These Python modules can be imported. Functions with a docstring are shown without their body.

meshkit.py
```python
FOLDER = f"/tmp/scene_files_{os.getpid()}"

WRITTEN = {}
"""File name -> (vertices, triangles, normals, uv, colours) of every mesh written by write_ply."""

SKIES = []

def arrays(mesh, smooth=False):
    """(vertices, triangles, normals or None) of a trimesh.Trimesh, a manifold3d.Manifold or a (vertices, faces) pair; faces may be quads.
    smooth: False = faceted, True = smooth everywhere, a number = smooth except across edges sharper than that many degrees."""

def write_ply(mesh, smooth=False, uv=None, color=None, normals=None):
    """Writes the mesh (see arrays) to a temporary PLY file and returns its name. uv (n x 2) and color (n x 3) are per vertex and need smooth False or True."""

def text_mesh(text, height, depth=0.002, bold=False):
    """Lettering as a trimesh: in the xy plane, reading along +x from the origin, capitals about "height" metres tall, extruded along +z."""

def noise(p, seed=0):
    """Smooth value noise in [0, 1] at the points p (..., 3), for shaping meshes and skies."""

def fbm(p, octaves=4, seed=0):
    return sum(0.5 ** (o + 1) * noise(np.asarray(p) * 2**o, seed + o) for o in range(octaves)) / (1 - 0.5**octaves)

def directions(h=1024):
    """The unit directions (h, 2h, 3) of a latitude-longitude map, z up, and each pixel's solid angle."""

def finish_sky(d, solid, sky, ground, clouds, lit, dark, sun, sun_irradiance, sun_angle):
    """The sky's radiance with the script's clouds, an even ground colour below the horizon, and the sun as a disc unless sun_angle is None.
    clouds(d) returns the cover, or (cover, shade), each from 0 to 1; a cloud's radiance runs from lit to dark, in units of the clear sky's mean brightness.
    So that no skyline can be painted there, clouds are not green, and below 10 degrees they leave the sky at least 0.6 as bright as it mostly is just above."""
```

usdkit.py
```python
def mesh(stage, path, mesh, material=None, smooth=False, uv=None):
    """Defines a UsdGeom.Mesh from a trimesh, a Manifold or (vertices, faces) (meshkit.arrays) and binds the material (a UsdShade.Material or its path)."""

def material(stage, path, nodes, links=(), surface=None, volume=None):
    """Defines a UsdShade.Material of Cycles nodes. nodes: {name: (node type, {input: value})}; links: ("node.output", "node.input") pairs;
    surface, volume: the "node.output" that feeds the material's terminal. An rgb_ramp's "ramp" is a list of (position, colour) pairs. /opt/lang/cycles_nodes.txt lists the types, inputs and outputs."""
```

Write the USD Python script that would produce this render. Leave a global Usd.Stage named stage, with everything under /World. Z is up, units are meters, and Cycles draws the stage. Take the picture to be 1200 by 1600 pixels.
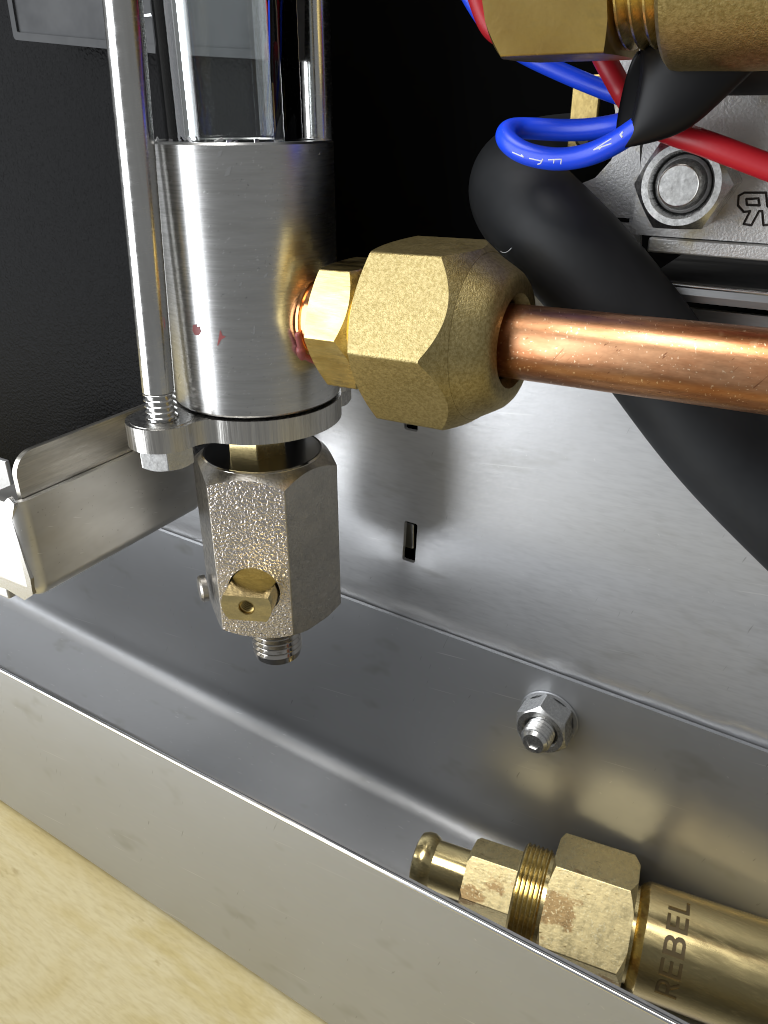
import math, random
import numpy as np, trimesh, manifold3d as m3, usdkit, meshkit
from manifold3d import Manifold, CrossSection, Mesh as MMesh, JoinType
from shapely.geometry import Polygon, LineString, Point, box as sbox
from shapely.ops import unary_union
from pxr import Usd, UsdGeom, UsdLux, UsdShade, Gf, Sdf

random.seed(7); RNG = np.random.default_rng(7)
m3.set_circular_segments(72)
stage = Usd.Stage.CreateInMemory()
UsdGeom.SetStageUpAxis(stage, 'Z'); UsdGeom.SetStageMetersPerUnit(stage, 1.0)
UsdGeom.Xform.Define(stage, '/World'); UsdGeom.Scope.Define(stage, '/World/Looks')
MM = 0.001          # everything below is written in millimetres

# ------------------------------------------------------------------ camera
PITCH, YAW, FPX = math.radians(26.9), math.radians(30.6), 1225.0
FW = np.array([-math.sin(YAW)*math.cos(PITCH), math.cos(YAW)*math.cos(PITCH), -math.sin(PITCH)])
RT = np.array([math.cos(YAW), math.sin(YAW), 0.0]); DN = np.cross(FW, RT)
CAM = np.array([84.65, -100.70, 42.60])
cam = UsdGeom.Camera.Define(stage, '/World/camera')
cam.CreateHorizontalApertureAttr(24.0); cam.CreateVerticalApertureAttr(32.0); cam.CreateFocalLengthAttr(24.0*FPX/1200)
cam.CreateClippingRangeAttr(Gf.Vec2f(0.005, 50.0))
cam.CreateExposureAttr(0.0)
cam.AddTransformOp().Set(Gf.Matrix4d(*RT, 0, *(-DN), 0, *(-FW), 0, *(CAM*MM), 1))
def hit(px, py, axis, val):
    v = FW + RT*(px-600)/FPX + DN*(py-800)/FPX
    return CAM + v*(val-CAM[axis])/v[axis]

# ------------------------------------------------------------------ light
def rect_light(name, toward, dist, w, h, inten, col=(1, 1, 1), centre=(5, 0, -20)):
    d = np.array(toward, float); d /= np.linalg.norm(d)
    p = np.array(centre, float)*MM + d*dist
    zx = d; xx = np.cross([0, 0, 1.0], zx); xx /= np.linalg.norm(xx); yy = np.cross(zx, xx)
    l = UsdLux.RectLight.Define(stage, '/World/'+name)
    l.CreateWidthAttr(w); l.CreateHeightAttr(h); l.CreateIntensityAttr(inten); l.CreateColorAttr(Gf.Vec3f(*col))
    l.AddTransformOp().Set(Gf.Matrix4d(*xx, 0, *yy, 0, *zx, 0, *p, 1))
    return l
rect_light('ceiling_lamp', (-0.15, -0.32, 0.93), 1.3, 0.65, 0.65, 8.0, (1.0, 0.985, 0.96))
rect_light('window_light', (-0.66, -0.74, 0.10), 1.2, 1.05, 1.45, 4.3, (0.94, 0.975, 1.02))
dome = UsdLux.DomeLight.Define(stage, '/World/room_light')
dm = usdkit.material(stage, '/World/Looks/room', {'b': ('background_shader', {'color': (0.98, 1.0, 1.0), 'strength': 0.21})}, surface='b.background')
dome.CreateIntensityAttr(1.0)
UsdShade.MaterialBindingAPI.Apply(dome.GetPrim()).Bind(dm)

# ------------------------------------------------------------------ materials
def material(name, base, rough, metallic=1.0, base2=None, mix_scale=(60, 60, 60), mix_ramp=(0.4, 0.65), rough2=None, rscale=None,
             bump=0.0, bscale=(400, 400, 400), bdetail=2.0, bdist=0.0002, bump2=0.0, b2scale=(40, 40, 40), b2dist=0.001, speck=None, extra=None, scratch=()):
    """A principled surface: two base colours mixed by noise, roughness varied by noise, one fine and one broad relief."""
    n = {'g': ('geometry', {}), 'p': ('principled_bsdf', {'base_color': base, 'roughness': rough, 'metallic': metallic})}
    L = []
    def noise(tag, scale, detail=2.0, rg=0.55, dist=0.0):
        n['m'+tag] = ('mapping', {'scale': scale}); n['n'+tag] = ('noise_texture', {'scale': 1.0, 'detail': detail, 'roughness': rg, 'distortion': dist})
        L.append(('g.position', 'm%s.vector' % tag)); L.append(('m%s.vector' % tag, 'n%s.vector' % tag)); return 'n%s.fac' % tag
    col = None
    if base2 is not None:
        f = noise('c', mix_scale, 5.0, 0.6)
        n['rc'] = ('rgb_ramp', {'ramp': [(0, base), (mix_ramp[0], base), (mix_ramp[1], base2), (1, base2)]})
        L.append((f, 'rc.fac')); col = 'rc.color'
    if speck is not None:                          # speck = (colour, scale, threshold)
        f = noise('s', speck[1], 3.0, 0.6)
        n['rs'] = ('rgb_ramp', {'ramp': [(0, (0, 0, 0)), (speck[2], (0, 0, 0)), (min(1, speck[2]+0.12), (1, 1, 1)), (1, (1, 1, 1))]})
        n['ms_'] = ('mix_color', {'a': base, 'b': speck[0]})
        L.append((f, 'rs.fac')); L.append(('rs.color', 'ms_.fac'))
        if col: L.append((col, 'ms_.a'))
        col = 'ms_.result'
    for k, (rot, sc, thr, c) in enumerate(scratch):     # hairline scratches along one direction: turn, then stretch
        n['sa%d' % k] = ('mapping', {'rotation': rot}); n['sb%d' % k] = ('mapping', {'scale': sc, 'location': (3.1*k, 1.7*k, 5.3*k)})
        n['sn%d' % k] = ('noise_texture', {'scale': 1.0, 'detail': 1.0, 'roughness': .5, 'distortion': .15})
        n['sr%d' % k] = ('rgb_ramp', {'ramp': [(0, (0, 0, 0)), (thr, (0, 0, 0)), (min(1, thr+.05), (.8, .8, .8)), (1, (1, 1, 1))]})
        n['sm%d' % k] = ('mix_color', {'a': base, 'b': c})
        L += [('g.position', 'sa%d.vector' % k), ('sa%d.vector' % k, 'sb%d.vector' % k), ('sb%d.vector' % k, 'sn%d.vector' % k), ('sn%d.fac' % k, 'sr%d.fac' % k), ('sr%d.color' % k, 'sm%d.fac' % k)]
        if col: L.append((col, 'sm%d.a' % k))
        col = 'sm%d.result' % k
    if col: L.append((col, 'p.base_color'))
    if rough2 is not None:
        f = noise('r', rscale or mix_scale, 4.0, 0.6)
        n['rr'] = ('map_range', {'from_min': 0.3, 'from_max': 0.7, 'to_min': rough, 'to_max': rough2, 'clamp': True})
        L.append((f, 'rr.value')); L.append(('rr.result', 'p.roughness'))
    nrm = None
    if bump2:
        f = noise('w', b2scale, 3.0)
        n['bw'] = ('bump', {'strength': bump2, 'distance': b2dist}); L.append((f, 'bw.height')); nrm = 'bw.normal'
    if bump:
        f = noise('b', bscale, bdetail, 0.6)
        n['bb'] = ('bump', {'strength': bump, 'distance': bdist}); L.append((f, 'bb.height'))
        if nrm: L.append((nrm, 'bb.normal'))
        nrm = 'bb.normal'
    if nrm: L.append((nrm, 'p.normal'))
    if extra: n['p'][1].update(extra)
    return usdkit.material(stage, '/World/Looks/'+name, n, L, surface='p.BSDF')

M = {}
# turned stainless (bands run round the vertical axis), satin sheet, bright rod, nickel plate
M['turned'] = material('turned_steel', (.68, .675, .665), .23, base2=(.60, .595, .58), mix_scale=(90, 90, 900), rough2=.28, rscale=(150, 150, 2500), bump=.07, bscale=(700, 700, 14000), bdist=.00003, scratch=(((.2, .5, .3), (160, 3000, 3000), .70, (.95, .95, .95)), ((1.0, .2, .9), (160, 3000, 3000), .72, (.35, .35, .35))))
M['sheet'] = material('satin_sheet_steel', (.70, .705, .715), .33, metallic=.76, base2=(.64, .643, .648), mix_scale=(30, 60, 60), mix_ramp=(.42, .7), rough2=.38, rscale=(300, 60, 1500), bump=.10, bscale=(250, 2500, 4500), bdist=.00003, bump2=.02, b2scale=(12, 12, 12), b2dist=.001, speck=((.57, .57, .56), (55, 120, 150), .60), scratch=(((0, .12, 0), (45, 2600, 2600), .735, (.84, .84, .84)), ((.2, 1.25, .1), (90, 2600, 2600), .77, (.44, .44, .44)), ((.1, -.75, .3), (60, 2400, 2400), .76, (.84, .84, .84))))
M['tray'] = material('tray_sheet_steel', (.455, .463, .475), .45, metallic=.88, base2=(.44, .446, .455), mix_scale=(30, 60, 60), mix_ramp=(.4, .7), rough2=.50, rscale=(300, 300, 1500), bump=.10, bscale=(250, 2500, 4500), bdist=.00003, bump2=.03, b2scale=(12, 12, 12), b2dist=.001, speck=((.38, .38, .37), (60, 110, 90), .61), scratch=(((0, .1, 0), (45, 2600, 2600), .745, (.66, .66, .66)), ((.2, 1.25, .1), (80, 2400, 2400), .765, (.28, .28, .28)), ((.1, -.75, .3), (60, 2400, 2400), .77, (.62, .62, .62))))
M['tray_edge'] = material('cut_sheet_edge', (.75, .75, .75), .22)
M['bright'] = material('bright_rod_steel', (.72, .715, .70), .12, base2=(.62, .61, .59), mix_scale=(400, 400, 60), rough2=.26, rscale=(400, 400, 900), bump=.2, bscale=(900, 900, 300), bdist=.00003)
M['bracket'] = material('worn_bracket_steel', (.78, .77, .745), .36, base2=(.62, .605, .575), mix_scale=(80, 50, 130), mix_ramp=(.35, .72), rough2=.52, rscale=(90, 50, 200), bump=.25, bscale=(900, 120, 900), bdist=.00006, speck=((.30, .28, .25), (300, 120, 300), .70), scratch=(((.3, .2, 1.45), (90, 2600, 2600), .72, (.90, .89, .87)), ((1.2, .5, .4), (120, 2600, 2600), .74, (.36, .34, .32))))
M['flange_brushed'] = material('brushed_bracket_steel', (.63, .60, .54), .26, base2=(.50, .48, .43), mix_scale=(900, 60, 900), rough2=.40, rscale=(1500, 60, 1500), bump=.35, bscale=(1500, 150, 1500), bdist=.00005)
M['nickel'] = material('nickel_plate', (.54, .515, .475), .28, base2=(.47, .45, .42), mix_scale=(300, 300, 300), rough2=.40, rscale=(900, 900, 900), bump=.7, bscale=(2600, 2600, 2600), bdist=.00007)
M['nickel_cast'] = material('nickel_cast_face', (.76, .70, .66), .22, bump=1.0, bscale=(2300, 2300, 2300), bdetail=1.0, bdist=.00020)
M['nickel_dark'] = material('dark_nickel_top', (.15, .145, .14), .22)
M['nickel_smooth'] = material('nickel_machined', (.62, .59, .55), .12)
M['zinc'] = material('zinc_plated_steel', (.72, .715, .70), .22, base2=(.66, .65, .625), mix_scale=(300, 300, 300), rough2=.32, rscale=(1500, 1500, 1500), bump=.3, bscale=(1200, 1200, 1200), bdist=.00005)
M['cutface'] = material('laser_cut_edge', (.68, .66, .62), .20, base2=(.55, .53, .50), mix_scale=(1400, 1400, 50), rough2=.36, rscale=(1800, 1800, 60), bump=.5, bscale=(2200, 2200, 80), bdist=.00008)
BR = (.82, .66, .31); BR2 = (.68, .51, .20)
M['brass'] = material('machined_brass', BR, .20, base2=BR2, mix_scale=(120, 300, 300), rough2=.34, rscale=(200, 900, 900), bump=.3, bscale=(300, 1500, 1500), bdist=.00005, speck=((.40, .27, .10), (350, 350, 350), .76))
M['brass_cast'] = material('forged_brass', (.52, .42, .20), .40, base2=(.37, .29, .12), mix_scale=(2200, 2200, 2200), mix_ramp=(.4, .62), rough2=.48, rscale=(500, 500, 500), bump=.8, bscale=(4800, 4800, 4800), bdetail=1.5, bdist=.00007, speck=((.26, .20, .13), (150, 150, 150), .72))
M['brass_polished'] = material('polished_brass', (.82, .67, .33), .15, base2=(.70, .51, .22), mix_scale=(25, 90, 90), mix_ramp=(.5, .75), rough2=.28, rscale=(150, 700, 700), bump=.12, bscale=(800, 800, 800), bdist=.00004)
M['brass_scuffed'] = material('scuffed_brass', (.82, .68, .36), .26, base2=(.50, .34, .16), mix_scale=(80, 130, 130), mix_ramp=(.57, .61), rough2=.40, rscale=(700, 300, 700), bump=.30, bscale=(900, 1600, 1200), bdist=.00007, scratch=(((.3, .6, 1.1), (260, 2600, 2600), .62, (.93, .82, .50)), ((.9, .3, .2), (260, 2600, 2600), .70, (.36, .25, .10))))
M['brass_dark'] = material('oxidised_brass', (.50, .38, .15), .30, base2=(.38, .27, .10), mix_scale=(150, 150, 150), rough2=.45, rscale=(300, 300, 300), bump=.4, bscale=(700, 700, 700), bdist=.0001)
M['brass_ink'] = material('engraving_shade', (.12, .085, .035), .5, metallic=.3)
M['copper'] = material('drawn_copper', (.62, .33, .175), .27, base2=(.40, .17, .075), mix_scale=(70, 260, 260), mix_ramp=(.38, .62), rough2=.40, rscale=(140, 500, 500), bump=.35, bscale=(500, 1000, 1000), bdist=.00006, speck=((.66, .40, .22), (300, 200, 200), .66), scratch=(((0, .3, 1.2), (150, 3000, 3000), .68, (.95, .70, .46)), ((.3, .9, .2), (150, 3000, 3000), .70, (.24, .10, .05))))
M['black_coat'] = material('black_powder_coat', (.0016, .0016, .0018), .36, metallic=0, bump=.5, bscale=(1500, 1500, 1500), bdetail=1.0, bdist=.0003, extra={'specular_ior_level': .045})
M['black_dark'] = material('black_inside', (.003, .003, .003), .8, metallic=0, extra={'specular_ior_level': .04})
M['rubber'] = material('black_rubber', (.014, .0152, .017), .50, metallic=0, base2=(.024, .0255, .028), mix_scale=(50, 50, 50), rough2=.62, rscale=(60, 60, 60), bump=.2, bscale=(2000, 2000, 2000), bdist=.00005, speck=((.10, .10, .10), (900, 900, 900), .80), extra={'specular_ior_level': .32})
M['sleeve'] = material('black_tape', (.006, .006, .007), .42, metallic=0, bump=.15, bscale=(900, 900, 900), bdist=.00005, extra={'specular_ior_level': .25})
M['blue'] = material('blue_insulation', (.012, .075, .90), .32, metallic=0)
M['red'] = material('red_insulation', (.48, .012, .022), .40, metallic=0, bump=.2, bscale=(1500, 1500, 1500), bdist=.00005)
M['print'] = material('white_print', (.75, .78, .82), .5, metallic=0)
M['redpaint'] = material('red_paint', (.36, .10, .10), .35, metallic=0)
M['dullplate'] = material('bead_blasted_plate', (.64, .635, .62), .44, metallic=.75, base2=(.50, .44, .28), mix_scale=(130, 130, 130), mix_ramp=(.56, .74), rough2=.58, rscale=(300, 300, 300), bump=.7, bscale=(2600, 2600, 2600), bdist=.00011)
M['stamp_ink'] = material('stamp_shade', (.045, .035, .03), .6, metallic=.3)
M['darksteel'] = material('dark_steel', (.34, .34, .34), .34, rough2=.46, rscale=(60, 400, 400), bump=.2, bscale=(60, 900, 900), bdist=.00005)
M['crossbar'] = material('grey_crossbar', (.085, .087, .09), .50, metallic=.0, base2=(.065, .067, .07), mix_scale=(120, 120, 120), rough2=.65, rscale=(100, 100, 100), bump=.3, bscale=(500, 500, 500), bdist=.0001, extra={'specular_ior_level': .15})
M['hole'] = material('dark_bore', (.05, .04, .02), .5, metallic=.5)
M['seal'] = material('copper_seal', (.90, .42, .18), .16)
M['glass'] = usdkit.material(stage, '/World/Looks/clear_glass', {'f': ('fresnel', {'IOR': 1.38}), 't': ('transparent_bsdf', {'color': (.95, .965, .965)}), 'g': ('glossy_bsdf', {'color': (1, 1, 1), 'roughness': .015}), 'x': ('mix_closure', {})},
    [('f.fac', 'x.fac'), ('t.BSDF', 'x.closure1'), ('g.BSDF', 'x.closure2')], surface='x.closure')
# pale birch board: long soft grain plus fine flecks
M['wood'] = usdkit.material(stage, '/World/Looks/pale_birch', {
    'g': ('geometry', {}), 'm1': ('mapping', {'scale': (16, 34, 30), 'rotation': (0, 0, .6)}), 'n1': ('noise_texture', {'scale': 1.0, 'detail': 5.0, 'roughness': .6, 'distortion': 1.6}),
    'm2': ('mapping', {'scale': (260, 1500, 600), 'rotation': (0, 0, .5)}), 'n2': ('noise_texture', {'scale': 1.0, 'detail': 5.0, 'roughness': .7}),
    'm3': ('mapping', {'scale': (150, 420, 300), 'rotation': (0, 0, .7)}), 'n3': ('noise_texture', {'scale': 1.0, 'detail': 3.0, 'roughness': .6}),
    'r1': ('rgb_ramp', {'ramp': [(0, (.49, .38, .16)), (.36, (.58, .48, .235)), (.5, (.64, .555, .32)), (.62, (.56, .46, .21)), (.8, (.51, .40, .17)), (1, (.48, .36, .15))]}),
    'r2': ('rgb_ramp', {'ramp': [(0, (.60, .55, .47)), (.40, (.91, .89, .85)), (.57, (1, 1, 1)), (1, (1, 1, 1))]}),
    'r3': ('rgb_ramp', {'ramp': [(0, (1, 1, 1)), (.66, (1, 1, 1)), (.74, (.72, .66, .54)), (1, (.6, .5, .4))]}),
    'x': ('mix_color', {'blend_type': 'multiply', 'fac': 1.0}), 'x2': ('mix_color', {'blend_type': 'multiply', 'fac': .7}), 'b': ('bump', {'strength': .3, 'distance': .0001}),
    'p': ('principled_bsdf', {'roughness': .55})},
    [('g.position', 'm1.vector'), ('m1.vector', 'n1.vector'), ('g.position', 'm2.vector'), ('m2.vector', 'n2.vector'), ('g.position', 'm3.vector'), ('m3.vector', 'n3.vector'), ('n1.fac', 'r1.fac'), ('n2.fac', 'r2.fac'), ('n3.fac', 'r3.fac'),
     ('r1.color', 'x.a'), ('r2.color', 'x.b'), ('x.result', 'x2.a'), ('r3.color', 'x2.b'), ('x2.result', 'p.base_color'), ('n2.fac', 'b.height'), ('b.normal', 'p.normal')], surface='p.BSDF')

# ------------------------------------------------------------------ prims
USED = {}
def numbered(parent, name):
    k = (parent, name); i = USED.get(k, -1) + 1; USED[k] = i
    return name if i == 0 else '%s_%03d' % (name, i)
def data(prim, label=None, cat=None, group=None, kind=None):
    for k, v in (('label', label), ('category', cat), ('group', group), ('kind', kind)):
        if v: prim.SetCustomDataByKey(k, v)
BASE = {}
def thing(name, label, cat, base=(0, 0, 0), group=None):
    path = '/World/' + numbered('/World', name)
    x = UsdGeom.Xform.Define(stage, path); x.AddTranslateOp().Set(Gf.Vec3d(*(np.array(base, float)*MM)))
    data(x.GetPrim(), label, cat, group); BASE[path] = np.array(base, float); return path
def verts_faces(m):
    if isinstance(m, Manifold):
        k = m.to_mesh(); return np.array(k.vert_properties[:, :3], float), np.array(k.tri_verts)
    if isinstance(m, (tuple, list)): return np.array(m[0], float), np.array(m[1])
    return np.array(m.vertices, float), np.array(m.faces)
def put(parent, name, m, mat, smooth=30, label=None, cat=None, group=None, kind=None):
    """One mesh, under a thing or (parent None) directly under the world."""
    par = parent or '/World'
    v, f = verts_faces(m)
    off = BASE.get(par, np.zeros(3))
    path = par + '/' + numbered(par, name)
    if parent is None:
        off = np.array([(v[:, 0].min()+v[:, 0].max())/2, (v[:, 1].min()+v[:, 1].max())/2, v[:, 2].min()])
    t = trimesh.Trimesh((v-off)*MM, f, process=False)
    if smooth: t.merge_vertices(digits_vertex=8)
    g = usdkit.mesh(stage, path, t, M[mat], smooth=smooth)
    if parent is None: g.AddTranslateOp().Set(Gf.Vec3d(*(off*MM)))
    g.CreateDoubleSidedAttr(True)
    data(g.GetPrim(), label, cat, group, kind); BASE[path] = off
    return path

# ------------------------------------------------------------------ shapes (mm)
def frame(origin, z, x=None):
    z = np.array(z, float); z /= np.linalg.norm(z)
    if x is None: x = [0, 0, 1.0] if abs(z[2]) < .9 else [1.0, 0, 0]
    x = np.array(x, float); x -= z*(x@z); x /= np.linalg.norm(x)
    T = np.eye(4); T[:3, 0], T[:3, 1], T[:3, 2], T[:3, 3] = x, np.cross(z, x), z, origin; return T
def place(m, T):
    if isinstance(m, Manifold): return m.transform(np.array(T[:3], float))
    v, f = verts_faces(m); return (v@T[:3, :3].T + T[:3, 3], f)
def lathe(profile, n=96):
    """Closed (r, h) outline turned about z."""
    p = np.array(profile, float); a = np.sum(p[:, 0]*np.roll(p[:, 1], -1)-np.roll(p[:, 0], -1)*p[:, 1])
    return Manifold.revolve(CrossSection([p if a > 0 else p[::-1]]), n)
def solid(profile, n=96):
    """(r, h) points from bottom to top; closes on the axis."""
    p = [(0, profile[0][1])] + list(profile) + [(0, profile[-1][1])]
    q = [p[0]]
    for a in p[1:]:
        if abs(a[0]-q[-1][0])+abs(a[1]-q[-1][1]) > 1e-9: q.append(a)
    return lathe(q, n)
def hexagon(af, rot=0, rnd=.25):
    R = af/math.sqrt(3)
    pts = [(R*math.cos(math.radians(60*k+rot)), R*math.sin(math.radians(60*k+rot))) for k in range(6)]
    return CrossSection([np.array(pts)]).offset(-rnd, JoinType.Miter).offset(rnd, JoinType.Round, 2, 24)
def hexnut(af, h, rot=0, rnd=.25, bot=(None, 0), top=(None, 0)):
    """Hex prism from z = 0 to h, its ends turned to a chamfer: (radius at the end face, height of the cone)."""
    R = af/math.sqrt(3)+.05
    m = Manifold.extrude(hexagon(af, rot, rnd), h)
    prof = []
    prof += [(bot[0], 0), (R, bot[1])] if bot[0] else [(R+1, 0)]
    prof += [(R, h-top[1]), (top[0], h)] if top[0] else [(R+1, h)]
    return m ^ solid(prof, 144)
def thread(r, h, pitch, depth, z0=0.0):
    p = []; n = max(1, int(round(h/pitch))); st = h/n
    for k in range(n):
        z = z0+k*st
        p += [(r-depth, z), (r-depth*.85, z+.12*st), (r, z+.45*st), (r, z+.6*st), (r-depth*.85, z+.93*st)]
    p.append((r-depth, z0+h))
    return solid(p, 72)
def spline(pts, n=12):
    from scipy.interpolate import CubicSpline
    pts = np.array(pts, float); t = np.r_[0, np.cumsum(np.linalg.norm(np.diff(pts, axis=0), axis=1)**.5)]
    return CubicSpline(t, pts)(np.linspace(0, t[-1], n*(len(pts)-1)+1))
def tube(path, r, seg=28, inner=None):
    P = np.array(path, float); n = len(P); T = np.gradient(P, axis=0); T /= np.linalg.norm(T, axis=1)[:, None]
    N = np.cross(T[0], [0.2, 0.3, 1]); N /= np.linalg.norm(N); rows = []
    rr = np.broadcast_to(r, n)
    for i in range(n):
        N = N - T[i]*(N@T[i]); N /= np.linalg.norm(N); B = np.cross(T[i], N)
        a = np.linspace(0, 2*np.pi, seg, endpoint=False)
        rows.append(P[i] + rr[i]*(np.outer(np.cos(a), N)+np.outer(np.sin(a), B)))
    v = np.vstack(rows+[P[:1], P[-1:]]); f = []
    for i in range(n-1):
        for j in range(seg):
            a, b = i*seg+j, i*seg+(j+1) % seg; f += [(a, b, b+seg), (a, b+seg, a+seg)]
    for j in range(seg):
        f += [(n*seg, (j+1) % seg, j), (n*seg+1, (n-1)*seg+j, (n-1)*seg+(j+1) % seg)]
    return v, np.array(f)
def poly(pg, h):
    """Extrudes a shapely polygon by h along z."""
    gs = getattr(pg, 'geoms', [pg]); loops = []
    for g in gs:
        g = Polygon(g.exterior, g.interiors); loops.append(np.array(g.exterior.coords)[:-1]); loops += [np.array(i.coords)[:-1] for i in g.interiors]
    return Manifold.extrude(CrossSection(loops, m3.FillRule.EvenOdd), h)
def XZ(m, y):
    """A shape drawn in (x, z) and extruded: front face at y, going away."""
    h = m.bounding_box()[5]
    return m.transform(np.array([[1, 0, 0, 0], [0, 0, -1, 0], [0, 1, 0, 0]], float)).translate([0, y+h, 0])
def rbox(lo, hi, r):
    lo, hi = np.array(lo, float), np.array(hi, float)
    return Manifold.batch_hull([Manifold.sphere(r, 20).translate([x, y, z]) for x in (lo[0]+r, hi[0]-r) for y in (lo[1]+r, hi[1]-r) for z in (lo[2]+r, hi[2]-r)])
def glyphs(text, h, depth, bold=False):
    t = meshkit.text_mesh(text, h, depth, bold); t.merge_vertices()
    return t

# ================================================================== setting
xs = [-420, 330]; ys = [-125, 300]
v = [(x, y, -115.7-.068*x - .0*(y+28)) for y in ys for x in xs]
b = [(x, y, z-18) for x, y, z in v]
tab = Manifold.hull_points(np.array(v+b, float))
put(None, 'tabletop', tab, 'wood', smooth=False, label='pale yellow birch tabletop under the steel tray, lower left corner', kind='structure')

# ================================================================== sheet-metal tray and panel
SEAM = -57.5
def tray():
    # centre line of the sheet in (y, z): front wall, floor, rear flange
    def arc(c, r, a0, a1, n=10): return [(c[0]+r*math.cos(math.radians(a)), c[1]+r*math.sin(math.radians(a))) for a in np.linspace(a0, a1, n)]
    L = [(-27.5, -63.4)] + arc((-25.5, -112.6), 2.0, 180, 270) + arc((21.1, -104.6), 5.8, 276, 360, 18) + [(26.9, SEAM)]
    L[0] = (-27.5, -63.6)
    P = LineString(L).buffer(.45, cap_style=2, join_style=1, quad_segs=8).simplify(.004)
    c = np.array(P.exterior.coords)[:-1]
    m = Manifold.extrude(CrossSection([c], m3.FillRule.NonZero), 330, 80)
    m = m.transform(np.array([[0, 0, 1, -190], [1, 0, 0, 0], [0, 1, 0, 0]], float))
    def warp(V):
        V = np.array(V); x, y, z = V[:, 0], V[:, 1], V[:, 2]
        w = np.clip((y+28)/55, 0, 1)
        kf = -.020-.048*(-63-z)/52; kb = -.032-.026*(-58-z)/50
        z2 = z + x*((1-w)*kf+w*kb)
        return np.stack([x, y, z2], 1)
    return m.warp_batch(warp)
tr = tray()
T_ = thing('steel_tray', 'long folded satin stainless tray with low front wall across the bottom of the picture', 'tray', (0, 0, -116))
# relief pressed round the nut: the flange sheet bulges a little towards the viewer
NUT = np.array([49.7, 26.3, -70.0])
tr = tr.refine_to_length(4.0)
put(T_, 'folded_sheet', tr, 'tray', smooth=35)
hem = Manifold.cube([330, .45, 5.0]).translate([-190, -26.95, -68.45])
hem = hem.refine_to_length(20).warp_batch(lambda V: np.stack([np.array(V)[:, 0], np.array(V)[:, 1], np.array(V)[:, 2]-.020*np.array(V)[:, 0]], 1))
put(T_, 'edge_hem', hem, 'tray')
v, f = tube([(x, -27.6, -63.45-.0205*x) for x in np.linspace(-190, 140, 12)], .42, 14)
put(T_, 'bright_edge', (v, f), 'tray_edge')

def panel():
    X0, X1, Z0, Z1 = -95, 150, -66, 16.2
    pg = sbox(X0, Z0, X1, Z1)
    for (a, b2, c, d) in ((14.15, -42.4, 17.25, -33.4), (13.8, -13.1, 16.8, -4.0)):
        pg = pg.difference(sbox(a, b2, c, d).buffer(-.5).buffer(.5))
    m = XZ(poly(pg, 1.0), 27.0).refine_to_length(2.2)
    def warp(V):
        V = np.array(V); x, y, z = V[:, 0], V[:, 1], V[:, 2]
        seam = SEAM-.033*x
        t = np.clip((seam+3.2-z)/2.4, 0, 1); y = y + .8*(t*t*(3-2*t))
        y = y - 1.15*np.exp(-((x-16.5)/11)**2-((z+46.5)/8.5)**2) + .35*np.exp(-((x-9)/5)**2-((z+30)/9)**2)
        return np.stack([x, y, z], 1)
    return m.warp_batch(warp)
P_ = thing('back_panel', 'satin stainless back panel with two upright slots behind the brass fitting', 'metal panel', (15, 27, -66))
put(P_, 'panel_sheet', panel(), 'sheet', smooth=40)
for z0, z1, tilt in ((-41.6, -34.0, .0), (-12.5, -4.5, .0)):
    tabm = rbox((12.7, 29.0, z0+.6), (15.2, 29.8, z1-1.0), .25)
    put(P_, 'slot_tab', tabm, 'tray_edge', label='bent tab seen inside the slot')
put(P_, 'backing_strip', Manifold.cube([14, 1, 60]).translate([6, 35, -57]), 'black_dark')

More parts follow.
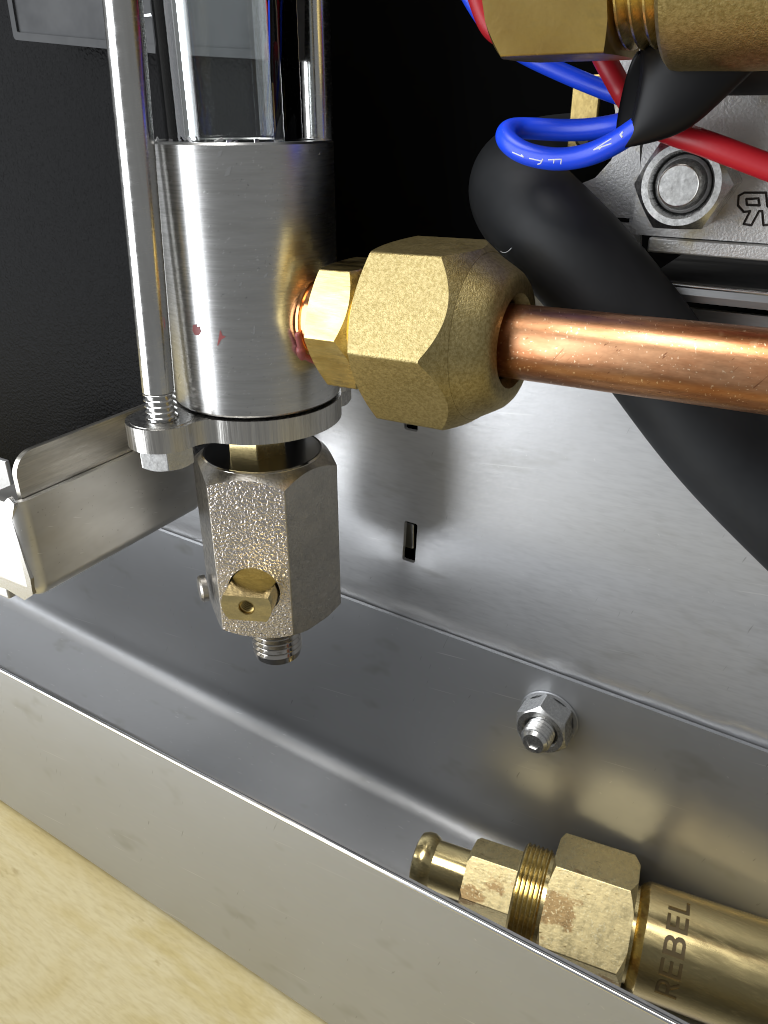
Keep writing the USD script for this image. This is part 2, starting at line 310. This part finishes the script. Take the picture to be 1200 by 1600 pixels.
# nut and bolt on the rear flange
N_ = thing('flange_nut', 'zinc hex nut on a short threaded stud on the tray rear flange', 'nut', (NUT[0], NUT[1], NUT[2]))
T = frame((NUT[0], 26.35, NUT[2]), (0, -1, 0), (1, 0, 0))
nut = hexnut(10.3, 5.4, rot=-22, bot=(5.5, .6), top=(4.9, .9)) - Manifold.cylinder(9, 3.25).translate([0, 0, -1]) - solid([(3.2, 4.6), (3.9, 5.5)])
put(N_, 'nut', place(nut, T), 'zinc')
stud = thread(3.1, 8.2, .9, .38) + solid([(2.75, 8.15), (2.75, 8.6), (2.2, 9.3)]) - solid([(1.35, 8.9), (1.5, 9.6)], 6)
put(N_, 'threaded_stud', place(stud, T), 'zinc')
w = solid([(6.3, -.05), (6.3, .1), (6.1, .25), (5.4, .25), (5.4, -.05)]) - Manifold.cylinder(2, 3).translate([0, 0, -1])
put(N_, 'pressed_ring', place(w, T), 'tray')

# ================================================================== sight glass
RL, RR = np.array([-5.35, -17.5]), np.array([.3, 20.2])
S_ = thing('sight_glass', 'turned steel sight glass housing with clear tube between two bright rods', 'sight glass', (0, 0, -4.4))
H = 39.2
prof = [(11.1, 6.0), (11.1, H-.2), (11.3, H), (13.7, H), (14.0, H-.3), (14.0, .55), (13.75, .2), (10.0, .2), (10.0, 6.0)]
put(S_, 'housing', lathe(prof, 160), 'turned', smooth=30)
ear = unary_union([Point(0, 0).buffer(14.2, 64), Point(RL).buffer(5.7, 48), Point(RR).buffer(5.7, 48)]).buffer(3.5, 24).buffer(-3.5, 24)
fl = poly(ear, 3.9).translate([0, 0, -4.15])
for q in (RL, RR): fl = fl - Manifold.cylinder(8, 2.55).translate([q[0], q[1], -6])
fpath = put(S_, 'end_flange', fl, 'cutface', smooth=25)
for q in (RL, RR):   # turned face rings round each rod hole
    put(S_, 'spot_face', lathe([(2.6, -.26), (5.0, -.26), (5.0, -.17), (2.6, -.17)], 64).translate([q[0], q[1], 0]), 'zinc', label='turned ring round the rod')
gl = lathe([(8.1, 4.0), (10.1, 4.0), (10.1, 110), (8.1, 110)], 128).translate([-.6, -.35, 0])
put(S_, 'glass_tube', gl, 'glass', smooth=30)
put(S_, 'glass_seal', lathe([(10.15, 38.0), (11.0, 38.0), (11.0, 38.9), (10.15, 38.9)], 96).translate([-.6, -.35, 0]) ^ Manifold.cylinder(60, 11.08), 'rubber')
for i, q in enumerate((RL, RR)):
    rod = solid([(2.5, 4.3), (2.5, 110)], 64)
    if i == 0:      # the near rod leans a little towards the tube
        rod = rod.warp_batch(lambda V: np.array(V)+np.outer((np.array(V)[:, 2]-4.3)/48, [1.75, 1.0, 0]))
    put(S_, 'rod', rod.translate([q[0], q[1], 0]), 'bright')
    put(S_, 'rod_thread', thread(2.5, 5.6, .95, .42, -1.2).translate([q[0], q[1], 0]), 'bright')
    hb = hexnut(8.2, 3.5, rot=-43 if i == 0 else -20, bot=(4.1, .45)).translate([q[0], q[1], -7.75])
    put(S_, 'bolt_head', hb, 'zinc')
nk = hexnut(9.6, 8, rot=-52).translate([-.7, -.5, -12])
put(S_, 'brass_neck', nk, 'brass_polished')
def on_cyl(px, py, r, shape, z_up=.03):
    """A small flat flake of (dx, dz) points wrapped on the upright cylinder of radius r about the z axis, seen at a pixel."""
    v = FW + RT*(px-600)/FPX + DN*(py-800)/FPX
    a = v[0]**2+v[1]**2; bq = CAM[0]*v[0]+CAM[1]*v[1]; c = CAM[0]**2+CAM[1]**2-r*r
    t = (-bq-math.sqrt(bq*bq-a*c))/a; p = CAM+t*v; th = math.atan2(p[1], p[0])
    m = poly(Polygon(shape).buffer(.06), .08).refine_to_length(.35)
    def wp(V):
        V = np.array(V); aa = th+V[:, 0]/r; rr = r+V[:, 2]-.02
        return np.stack([rr*np.cos(aa), rr*np.sin(aa), p[2]+V[:, 1]], 1)
    return m.warp_batch(wp)
put(S_, 'paint_fleck', on_cyl(307, 515, 14, [(-.7, -.2), (-.4, -.75), (.3, -.8), (.75, -.2), (.6, .5), (0, .35), (.1, .75), (-.5, .6)]), 'redpaint', label='red paint fleck on the housing')
put(S_, 'paint_fleck', on_cyl(344, 528, 14, [(-.5, -1.15), (.1, -.2), (.8, .2), (.35, .35), (.15, 1.05), (-.1, .2)]), 'redpaint', label='red paint fleck on the housing')
for px, py, sx, sz in ((343, 240, .5, .6), (356, 268, .6, .9), (476, 488, .3, .4), (376, 444, .25, .3), (415, 430, .3, .35), (397, 516, .15, .9), (346, 432, .5, .15), (290, 780-352, .7, .15), (560-60, 240, .3, .2)):
    put(S_, 'swarf_chip', on_cyl(px, py, 14, [(-sx*.7, -sz*.6), (sx*.2, -sz*.4), (sx*.8, sz*.7), (-sx*.1, sz*.3)]), 'tray_edge')
for k, a in enumerate((-62, -55, -52, -80, -95, -40, -70, -28, -110)):
    r0 = 13.2; q = np.array([r0*math.cos(math.radians(a)), r0*math.sin(math.radians(a)), H+.05])
    ch = rbox((-.7*RNG.random()-.15, -.1, -.1), (.5*RNG.random()+.2, .12, .12+.35*RNG.random()), .05).rotate([0, 25*RNG.standard_normal(), 180*RNG.random()]).translate(q)
    put(S_, 'swarf_chip', ch, 'tray_edge')

# ================================================================== drain valve under the sight glass
V_ = thing('drain_valve', 'nickel plated hex drain valve hanging below the sight glass', 'valve', (0, 0, -54))
AZ = -37
body = Manifold.extrude(hexagon(23.2, AZ, .35), 32.4).translate([0, 0, -43.2])
body = body ^ solid([(11.7, -43.3), (13.6, -42.0), (13.6, -13.3), (10.7, -10.8)], 144)
FN = np.array([math.cos(math.radians(AZ-30)), math.sin(math.radians(AZ-30)), 0])
plug_o = FN*11.6 + np.array([0, 0, -33.2]); TP = frame(plug_o, FN, (0, 0, 1))
body = body - place(Manifold.cylinder(6, 4.75).translate([0, 0, -3.0]), TP)
bv, bf = verts_faces(body)
tc = bv[bf].mean(1); nn = np.cross(bv[bf[:, 1]]-bv[bf[:, 0]], bv[bf[:, 2]]-bv[bf[:, 0]]); nn /= np.maximum(np.linalg.norm(nn, axis=1), 1e-12)[:, None]
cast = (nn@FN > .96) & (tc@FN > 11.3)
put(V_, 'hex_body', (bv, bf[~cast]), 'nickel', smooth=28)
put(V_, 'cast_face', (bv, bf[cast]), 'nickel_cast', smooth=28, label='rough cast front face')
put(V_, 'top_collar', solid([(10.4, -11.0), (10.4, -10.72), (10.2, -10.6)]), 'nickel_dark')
put(V_, 'rim', lathe([(10.2, -10.9), (10.75, -10.9), (10.75, -10.75), (10.5, -10.52), (10.2, -10.6)], 96), 'nickel_smooth')
put(V_, 'threaded_outlet', thread(4.95, 9.6, 1.15, .45, -54.2) + solid([(4.2, -55.4), (4.6, -55.0), (4.6, -54.0)]) + Manifold.cylinder(3, 4.4).translate([0, 0, -45]), 'nickel_smooth')
pl = Manifold.cylinder(7.6, 4.45).translate([0, 0, -2.6])
lug = Manifold.cylinder(7.6, 4.45).translate([0, 0, -2.6]) ^ Manifold.cube([4.9, 20, 20]).translate([-2.9, -10, -10])
pl = (Manifold.cylinder(2.0, 4.45).translate([0, 0, -2.6]) + lug) - Manifold.cylinder(6, 1.35).translate([-.2, 0, 1.6])
pth = put(V_, 'brass_plug', place(pl, TP), 'brass_polished', smooth=30)
bore = (lathe([(1.32, 1.5), (1.5, 1.5), (1.5, 5.0), (1.32, 5.0)], 32) + Manifold.cylinder(.3, 1.5).translate([0, 0, 1.4]))
for k in range(6): bore = bore + lathe([(1.1, 1.8+.5*k), (1.4, 1.65+.5*k), (1.4, 1.95+.5*k)], 32)
put(pth, 'threaded_bore', place(bore.translate([-.2, 0, 0]), TP), 'brass_dark')
put(V_, 'side_screw', place(solid([(2.6, 0), (2.6, 1.0), (2.2, 1.4)]), frame(np.array([math.cos(math.radians(AZ-90)), math.sin(math.radians(AZ-90)), 0])*11.6+np.array([-2.2, .6, -38]), (math.cos(math.radians(AZ-90)), math.sin(math.radians(AZ-90)), 0))), 'nickel')

# ================================================================== flare fitting and copper pipe (axis along +x)
F_ = thing('flare_fitting', 'large forged brass flare nut fitting screwed into the steel housing', 'pipe fitting', (28, 0, 3))
ZA = 14.5
def FX(x): return frame((x, 0, ZA+.020*(x-30)), (1, 0, .02), (0, -1, 0))
put(F_, 'copper_washer', place(solid([(6.0, 0), (6.4, .25), (6.4, .7), (6.0, .95), (6.0, 1.25), (6.35, 1.45), (6.35, 2.2), (6.0, 2.6), (6.0, 4.2)]), FX(13.2)), 'seal')
put(F_, 'red_sealant', place(Manifold.batch_hull([Manifold.sphere(.7, 16).translate(q) for q in ((-1.2, 6.2, .1), (-3.4, 5.6, .1))]) + Manifold.batch_hull([Manifold.sphere(.45, 16).translate(q) for q in ((-3.4, 5.6, .2), (-5.6, 3.6, .4))]) + Manifold.sphere(.9, 20).translate([-1.4, 6.4, -.5]), FX(13.3) @ np.diag([1, -1, 1, 1]).astype(float)) if False else
    place(Manifold.batch_hull([Manifold.sphere(.75, 16).translate(q) for q in ((4.6, 4.9, -.3), (5.6, 3.7, .2))]) + Manifold.batch_hull([Manifold.sphere(.5, 16).translate(q) for q in ((5.6, 3.4, .3), (6.4, 1.2, .5))]) + Manifold.batch_hull([Manifold.sphere(.5, 16).translate(q) for q in ((4.6, 4.9, .2), (2.6, 6.2, .9))]), FX(13.3)), 'redpaint')
sm = hexnut(17.4, 7.0, rot=2, rnd=.3, bot=(8.6, .7), top=(8.5, 1.3))
put(F_, 'adapter_hex', place(sm, FX(17.0)), 'brass', smooth=28)
put(F_, 'adapter_body', place(solid([(7.4, 0), (7.4, 4.5)]), FX(23.4)), 'brass_polished')
nb = hexnut(24.0, 15.0, rot=2, rnd=.8, bot=(11.7, 1.2), top=(11.5, 3.4))
dome_p = [(11.3, 9), (11.6, 14.7), (11.15, 15.5), (10.6, 16.5), (10.0, 17.6), (9.4, 18.6), (8.7, 19.25), (7.8, 19.6), (5.6, 19.6)]
big = nb + solid(dome_p, 120)
big = big - Manifold.cylinder(30, 5.4, 5.4).translate([0, 0, 12]) - solid([(5.3, 18.0), (6.5, 19.7)])
bp = put(F_, 'flare_nut', place(big, FX(26.4)), 'brass_cast', smooth=32)
put(F_, 'nut_rim', place(lathe([(7.5, 0), (11.1, -.45), (11.5, -.2), (11.6, .3), (7.5, .3)], 96), FX(26.4)), 'brass', smooth=25)
cp = tube([(x, 0, ZA+.02*(x-30)+.0*(x-45)) for x in (40, 60, 90, 130, 170)], 5.0, 64)
put(None, 'copper_pipe', cp, 'copper', smooth=True, label='reddish copper pipe running right from the brass flare nut', cat='pipe')

# ================================================================== bracket on the left
B_ = thing('channel_bracket', 'worn steel channel bracket with upright flange, left edge below the black panel', 'bracket', (-30, -18, -30))
R3 = 2.6
def cyl_z(x, y, z0, z1, r): return Manifold.cylinder(z1-z0, r).translate([x, y, z0])
pts = []
for x in (-60, -19.7-R3):
    for y in (-36.3+R3, 2.0):
        pts.append(Manifold.sphere(R3, 32).translate([x, y, -29.4+R3])); pts.append(cyl_z(x, y, -20, -11.4, R3))
ch = Manifold.batch_hull(pts)
ch = ch - Manifold.batch_hull([Manifold.sphere(1.6, 24).translate([x, y, z]) for x in (-70, -19.7-R3) for y in (-36.3+R3+.0, 12) for z in (-29.4+R3, -5)])
cut = Manifold.cube([60, 30, 60]).rotate([0, 0, 0]).translate([-85, -66.2+30.0-.35, -60])
put(B_, 'channel', ch, 'bracket', smooth=30)
endp = Polygon([(-48, -11.2), (-22.6, -11.8), (-21.2, -10.6), (-20.2, -11.3), (-21.8, -14.5), (-21.4, -18), (-21.0, -22), (-20.6, -25), (-20.9, -28), (-23.5, -29.9), (-28, -29.2), (-48, -31)])
endm = poly(endp.buffer(.15), .7).refine_to_length(1.2)
put(B_, 'cut_end', XZ(endm, -36.25), 'tray_edge', smooth=False, label='bright sheared end face')
fpg = sbox(-34.2, -16, 1.5, -4.2)
fpg = fpg.difference(sbox(-34.3, -8, -30.4, -4.1)).union(Point(-30.4, -8).buffer(3.8, 32)).buffer(0)
fm = poly(fpg, 1.0).transform(np.array([[0, 0, 1, -21.9], [1, 0, 0, 0], [0, 1, 0, 0]], float))
put(B_, 'upright_flange', fm, 'flange_brushed', smooth=25)
put(B_, 'foot_tab', rbox((-41, -34.5, -33.5), (-31.0, -30, -30.4), .4), 'bracket')
put(B_, 'bolt_head', place(solid([(2.2, 0), (2.2, .8), (1.4, 1.6)]), frame((-25.2, -30.5, -29.3), (0, 0, -1))), 'zinc')
a, c = hit(-60, 700, 1, 0), hit(24, 790, 1, 0)
put(None, 'steel_rail', rbox((a[0], 0, c[2]), (c[0], 1.2, hit(10, 722, 1, 0)[2]), .3), 'sheet', label='short grey steel rail end at the left edge above the bracket', cat='rail')

# ================================================================== black panels
put(None, 'coated_panel', XZ(poly(Polygon([(-231, -53), (-72, -53), (-72, -41), (-11, -41), (-11, 149), (-231, 149)]), 2.0), 22.5), 'black_coat', smooth=False, label='black textured powder coated panel behind the left rod', cat='panel')
put(None, 'boiler_cover', Manifold.cube([420, 4, 260]).translate([-120, 64, -60]), 'black_dark', smooth=False, label='matt black inner cover deep behind the glass tube and wires', cat='panel')
# grey crossbar at the upper left
q = [hit(px, py, 1, 13.6) for px, py in ((8, -20), (22, 62), (247, 84), (458, 95), (458, -40))]
X_ = thing('crossbar', 'grey plastic crossbar behind the top of the glass tube, upper left', 'crossbar', (-35, 14, 50))
pg = Polygon([(p[0], p[2]) for p in q] + [(q[0][0]-1.5, q[0][2]+12)]).buffer(-.8).buffer(.8)
put(X_, 'bar', XZ(poly(pg, 2.6), 14.0), 'crossbar', smooth=25)
pi = pg.buffer(-1.6, join_style=2)
put(X_, 'raised_lip', XZ(poly(pg.difference(pi.buffer(.3)), .45), 13.56), 'crossbar', smooth=25, label='paler raised border of the bar')
put(X_, 'step', XZ(poly(sbox(-33.5, 57.4, -24, 57.75), .4), 13.62), 'tray_edge')

# ================================================================== hose
hp = spline([(29, 85, 35.5), (29.4, 60, 35), (31.2, 36, 33.6), (37.0, 22, 30.6), (46.5, 16.5, 25.0), (58.0, 16.0, 14.6), (71.5, 16.5, .6), (87, 17, -12), (108, 17, -29)], 14)
put(None, 'rubber_hose', tube(hp, 7.7, 56), 'rubber', smooth=True, label='thick black rubber hose curving down behind the copper pipe', cat='hose')

fib = [hit(px, py, 1, 10.4) for px, py in ((782, 393), (797, 389), (806, 380), (814, 384), (820, 376))]
fib2 = spline([f_+np.array([0, .3*i_, 0]) for i_, f_ in enumerate(fib)], 6)
put(None, 'lint_fibre', tube(fib2, .05, 6), 'print', smooth=True, label='tiny pale lint fibre beside the top of the brass flare nut', cat='fibre')
# ================================================================== mounting plate, big nut, lower ledges (right)
MP = thing('mounting_plate', 'grey blasted steel mounting plate with stamped letter at the right edge', 'plate', (70, 22, 26))
gx, gz = hit(1146, 292, 1, 22.0), hit(1200, 355, 1, 22.0)
plate = XZ(poly(sbox(54.2, 26.9, 110, 75).buffer(-.4).buffer(.4), 3.0), 22.0)
def stroke(pts, w=.16):
    return LineString([(hit(px, py, 1, 22.0)[0], hit(px, py, 1, 22.0)[2]) for px, py in pts]).buffer(w, 4)
st = unary_union([stroke([(1163, 301), (1197, 301), (1199, 322), (1203, 325)]), stroke([(1163, 301), (1154, 306), (1153, 321), (1162, 331), (1172, 330), (1169, 336), (1162, 350), (1174, 352), (1186, 330), (1191, 330), (1193, 352), (1203, 351)]),
                  stroke([(1166, 311), (1185, 310), (1187, 321), (1167, 320), (1166, 311)])])
plate = plate - XZ(poly(st, 1.0), 21.4)
put(MP, 'plate', plate, 'dullplate', smooth=20)
put(MP, 'stamped_letter', XZ(poly(st.buffer(-.02), .3), 22.3), 'stamp_ink', smooth=False, label='stamped outlined letter')
put(MP, 'lower_rib', rbox((57.0, 21.2, 24.7), (110, 24, 26.75), .3), 'dullplate')
G_ = thing('plate_nut', 'big plated hex nut on a bolt end on the mounting plate', 'nut', (60.3, 22, 34))
T = frame((61.8, 22.0, 34.4), (0, -1, 0), (1, 0, 0))
gn = hexnut(10.9, 8.4, rot=2, rnd=.2, bot=(6.2, .3), top=(5.0, 1.2)) - Manifold.cylinder(20, 3.6).translate([0, 0, -2]) - solid([(3.6, 6.6), (4.25, 8.6)])
put(G_, 'nut', place(gn, T), 'zinc')
put(G_, 'bolt_thread', place(thread(3.55, 7.4, .9, .35), T), 'darksteel')
put(G_, 'bolt_end', place(solid([(3.3, 7.0), (2.8, 8.6), (2.65, 9.7), (2.5, 9.9), (2.4, 9.75), (.2, 9.75)]), T), 'zinc')
# thin stamped plate further left, with a round cut-out
pts = [hit(px, py, 1, 25.2) for px, py in ((1000, 385), (1000, 60), (918, 60), (936, 108), (960, 165), (967, 222), (955, 250), (930, 278), (890, 294), (905, 330), (930, 400))]
pp = Polygon([(p[0], p[2]) for p in pts]).difference(sbox(hit(954, 347, 1, 25.2)[0], hit(954, 347, 1, 25.2)[2], hit(984, 341, 1, 25.2)[0], hit(984, 341, 1, 25.2)[2]))
put(None, 'stamped_plate', XZ(poly(pp, 1.2), 25.2), 'dullplate', smooth=20, label='thin grey plate with round cut-out left of the big plated nut', cat='plate')
L_ = thing('ledge_rail', 'dark folded steel ledge with bright front edge under the mounting plate', 'rail', (80, 30, 18))
lp = LineString([(60, 21.0), (21.5, 20.7), (20.7, 20.2), (20.4, 19.4), (20.4, 18.5)]).buffer(.35, cap_style=2)
lm = Manifold.extrude(CrossSection([np.array(lp.exterior.coords)[:-1]], m3.FillRule.NonZero), 60).transform(np.array([[0, 0, 1, 57.5], [1, 0, 0, 0], [0, 1, 0, 0]], float))
put(L_, 'ledge', lm, 'darksteel', smooth=30)
put(L_, 'bright_edge', tube([(57.5, 20.62, 20.55), (118, 20.62, 20.55)], .32, 16), 'tray_edge')

# ================================================================== top right brass fitting
U_ = thing('elbow_fitting', 'dull brass fitting with exposed thread across the top right corner', 'pipe fitting', (62, 3, 46))
def UX(x): return frame((x, 3, 59.8), (1, 0, 0), (0, -1, 0))
put(U_, 'hex', place(hexnut(22.6, 13.9, rot=0, rnd=.5, bot=(11.6, 1.4), top=(11.7, .6)), UX(41.6)), 'brass_dark', smooth=28)
put(U_, 'thread', place(thread(10.7, 6.0, 1.35, .75), UX(55.2)), 'brass', smooth=28)
put(U_, 'body', place(solid([(10.5, 0), (12.4, 0), (12.9, .5), (13.05, 1.4), (13.05, 50)]), UX(60.6)), 'brass_cast', smooth=35)
put(None, 'black_connector', place(solid([(5.2, 0), (6.0, .8), (6.0, 34)]), frame((64, 13, 50.6), (1, 0, 0))), 'rubber', label='black round connector behind the brass fitting at the right edge', cat='connector')
put(None, 'spade_terminal', rbox((39.8, 32, 36), (44.3, 33, 48), .3), 'brass_dark', label='small brass spade terminal behind the blue wire', cat='terminal')
put(None, 'dark_screw', place(solid([(1.4, 0), (1.4, 1.2), (.9, 1.7)]), frame((hit(910, 216, 1, 26)[0], 28, hit(910, 216, 1, 26)[2]), (0, -1, 0))), 'hole', label='small dark brown screw under the brass spade terminal', cat='screw')

# ================================================================== wires and sleeve
wb = spline([(62, 3.2, 44.0), (58.5, 3.6, 41.6), (54.9, 4.4, 39.35), (51.3, 4.9, 37.95), (47.8, 5.0, 37.5), (44.8, 5.2, 37.75), (42.3, 5.6, 38.4), (40.1, 6.6, 39.6), (39.4, 8.6, 40.6), (40.6, 10.8, 40.9), (45.5, 12, 40.7), (52.4, 11.2, 41.2), (58, 7, 43)], 10)
bt = tube(wb, 1.36, 28)
W_ = thing('blue_wire', 'bright blue printed wire looping out of the black sleeve', 'wire', (48, 7, 37))
put(W_, 'insulation', bt, 'blue', smooth=True)
BT = trimesh.Trimesh(*bt)
def on_wire(strokes, w=.10):
    """Printed strokes given as pixel polylines, laid on the wire's surface as thin raised ink."""
    parts = []
    for s in strokes:
        s = np.array(s, float); dense = np.vstack([s[i]+(s[i+1]-s[i])*t for i in range(len(s)-1) for t in (np.linspace(0, 1, 7)[:-1])]+[s[-1:]])
        d = FW+np.outer((dense[:, 0]-600)/FPX, RT)+np.outer((dense[:, 1]-800)/FPX, DN)
        loc, ri, ti = BT.ray.intersects_location(np.repeat(CAM[None], len(d), 0), d, multiple_hits=False)
        if len(loc) < 2: continue
        o = np.argsort(ri); loc = loc[o]; nr = BT.face_normals[ti[o]]
        parts.append(trimesh.Trimesh(*tube(loc-nr*(w*.55), w, 8)))
    return trimesh.util.concatenate(parts)
def px_w(pts): return [(760+x*220/1200, 180+y*220/1200) for x, y in pts]
for s in ([[(220, 316), (318, 358)], [(318, 358), (296, 334)]], [[(364, 368), (474, 392)], [(482, 372), (462, 412), (436, 420)]],
          [[(526, 380), (640, 376)], [(640, 376), (634, 418)], [(578, 378), (572, 412)]], [[(1066, 198), (912, 296)], [(912, 296), (1066, 240)], [(990, 262), (960, 292)]]):
    put(W_, 'printed_letter', on_wire([px_w(k) for k in s]), 'print', smooth=True)
put(W_, 'printed_letter', on_wire([px_w([(1165, 140), (1142, 165), (1160, 190)])], .16), 'print', smooth=True)
wp = [hit(px, py, 1, 20) for px, py in ((715, -40), (742, 8), (785, 62), (860, 105), (965, 148))]
put(None, 'blue_wire', tube(spline(wp+[(56, 17, 44)], 10), 1.2, 24), 'blue', smooth=True, label='shadowed blue wire passing straight behind the upper brass fitting', cat='wire')
wp = [hit(px, py, 1, 17) for px, py in ((735, -30), (752, 10), (778, 52), (850, 50), (925, 55), (938, 78), (957, 115), (978, 152))]
wr = spline(wp+[(57, 11.5, 41.9), (60.2, 9, 40.8), (64.9, 8, 39.5), (72.4, 8, 37.1), (84, 8, 33.5), (100, 8, 29)], 10)
put(None, 'red_wire', tube(wr, 1.45, 28), 'red', smooth=True, label='red wire running behind the black sleeve and over the mounting plate', cat='wire')
def sleeve():
    secs = []
    # centre, half-length vector, half-width vector
    S = [((56.3, 4.0, 43.9), (.45, 0, 5.2), (1.25, -.9, 0)), ((58.5, 3.6, 44.6), (.1, 0, 5.3), (.8, -1.9, 0)), ((62.5, 3.8, 46.3), (-.8, .2, 5.4), (.4, -2.2, .2)), ((65.6, 4.2, 49.0), (-1.6, .3, 4.6), (.4, -2.1, .2)), ((69, 5, 53.5), (-3.0, .3, 3.6), (.4, -2.0, .2)), ((73, 6, 60), (-3.0, .3, 2.6), (.4, -2.0, .2))]
    from scipy.interpolate import CubicSpline
    A = np.array([np.concatenate(s) for s in S]); A = CubicSpline(np.arange(len(S)), A)(np.linspace(0, len(S)-1, 31))
    th = np.linspace(0, 2*np.pi, 48, endpoint=False); rows = []
    def ring(a, k): 
        c, u, w = a[:3], a[3:6], a[6:9]
        lu, lw = np.linalg.norm(u), np.linalg.norm(w)
        return c + np.outer(np.sign(np.sin(th))*np.abs(np.sin(th))**.9*(1-k/lu), u)+np.outer(np.cos(th)*(1-k/lw), w)
    rows = [ring(a, 0) for a in A] + [ring(a, .3) for a in A[::-1]]
    v = np.vstack(rows); n = len(rows); f = []
    for i in range(n-1):
        for j in range(48):
            a, b2 = i*48+j, i*48+(j+1) % 48; f += [(a, b2, b2+48), (a, b2+48, a+48)]
    return v, np.array(f)
put(None, 'wire_sleeve', sleeve(), 'sleeve', smooth=50, label='flattened black sleeve wrapped round the wires beside the big nut', cat='sleeve')

# ================================================================== brass relief valve lying in the tray
ax0 = np.array([32.0, 8.2, -106.3]); ax1 = np.array([84.2, 15.6, -106.6]); D = (ax1-ax0)/np.linalg.norm(ax1-ax0)
toC = CAM-(ax0+D*52); toC -= D*(toC@D); toC /= np.linalg.norm(toC); ax0 = ax0+toC*1.8; ax1 = ax1+toC*1.8
R_ = thing('relief_valve', 'polished brass relief valve lettered REBEL lying in the tray', 'valve', (70, 13, -118))
def RX(s, x=None): return frame(ax0+D*s, D, x if x is not None else (0, -.6, .8))
barb = solid([(4.9, -2.6), (5.8, -2.2), (6.3, -1.0), (6.3, .2), (5.8, 1.2), (5.3, 1.8), (5.3, 10.5)]) - Manifold.cylinder(8, 3.6).translate([0, 0, -4])
put(R_, 'hose_tail', place(barb, RX(0)), 'brass_polished')
put(R_, 'small_hex', place(hexnut(14.6, 11.5, rot=32, rnd=.2, bot=(7.8, .8)), RX(9.4)), 'brass_scuffed', smooth=26)
put(R_, 'thread', place(thread(10.6, 5.6, .95, .45) + Manifold.cylinder(2, 9.8).translate([0, 0, 5.0]), RX(20.0)), 'brass_polished')
put(R_, 'large_hex', place(hexnut(25.6, 16.4, rot=32, rnd=.3, bot=(13.4, .8), top=(13.2, 1.4)), RX(26.6)), 'brass_scuffed', smooth=26)
bodyv = solid([(9.2, 0), (9.2, 1.2), (10.0, 1.8), (10.7, 3.0), (10.7, 70)], 180)
# letters pressed into the body: reading from the near side up over the top, tops towards the hose tail
t = glyphs('REBEL', 3.7, 2.0, True)
tv = t.vertices.copy(); wid = tv[:, 0].max()-tv[:, 0].min(); tv[:, 0] -= tv[:, 0].min()+wid/2; tv[:, 1] -= 1.85; tv[:, 2] -= 1.0
side = np.cross(toC, D)   # side: up over the top
SL, RB = 51.0, 10.7
LM = Manifold(MMesh(np.array(tv, np.float32), np.array(t.faces, np.uint32)))
def wrapL(depth0, depth1):
    def wf(V):
        V = np.array(V, float); a = V[:, 0]*1.30/RB+.02; rr = RB+np.where(V[:, 2] > 0, depth1, depth0)
        return ax0 + D*SL - np.outer(V[:, 1], D) + (np.cos(a)*rr)[:, None]*toC - (np.sin(a)*rr)[:, None]*side*SGN
    return wf
SGN = 1.0 if (-side)[2] > 0 else -1.0
bw = place(bodyv, RX(42.6))
try:
    LR = LM.refine_to_length(.6)
    bw2 = bw - LR.warp_batch(wrapL(-.26, .6))
    if bw2.num_tri() > 100: bw = bw2
except Exception as e: print('letters', e)
bpth = put(R_, 'body', bw, 'brass_polished', smooth=30)
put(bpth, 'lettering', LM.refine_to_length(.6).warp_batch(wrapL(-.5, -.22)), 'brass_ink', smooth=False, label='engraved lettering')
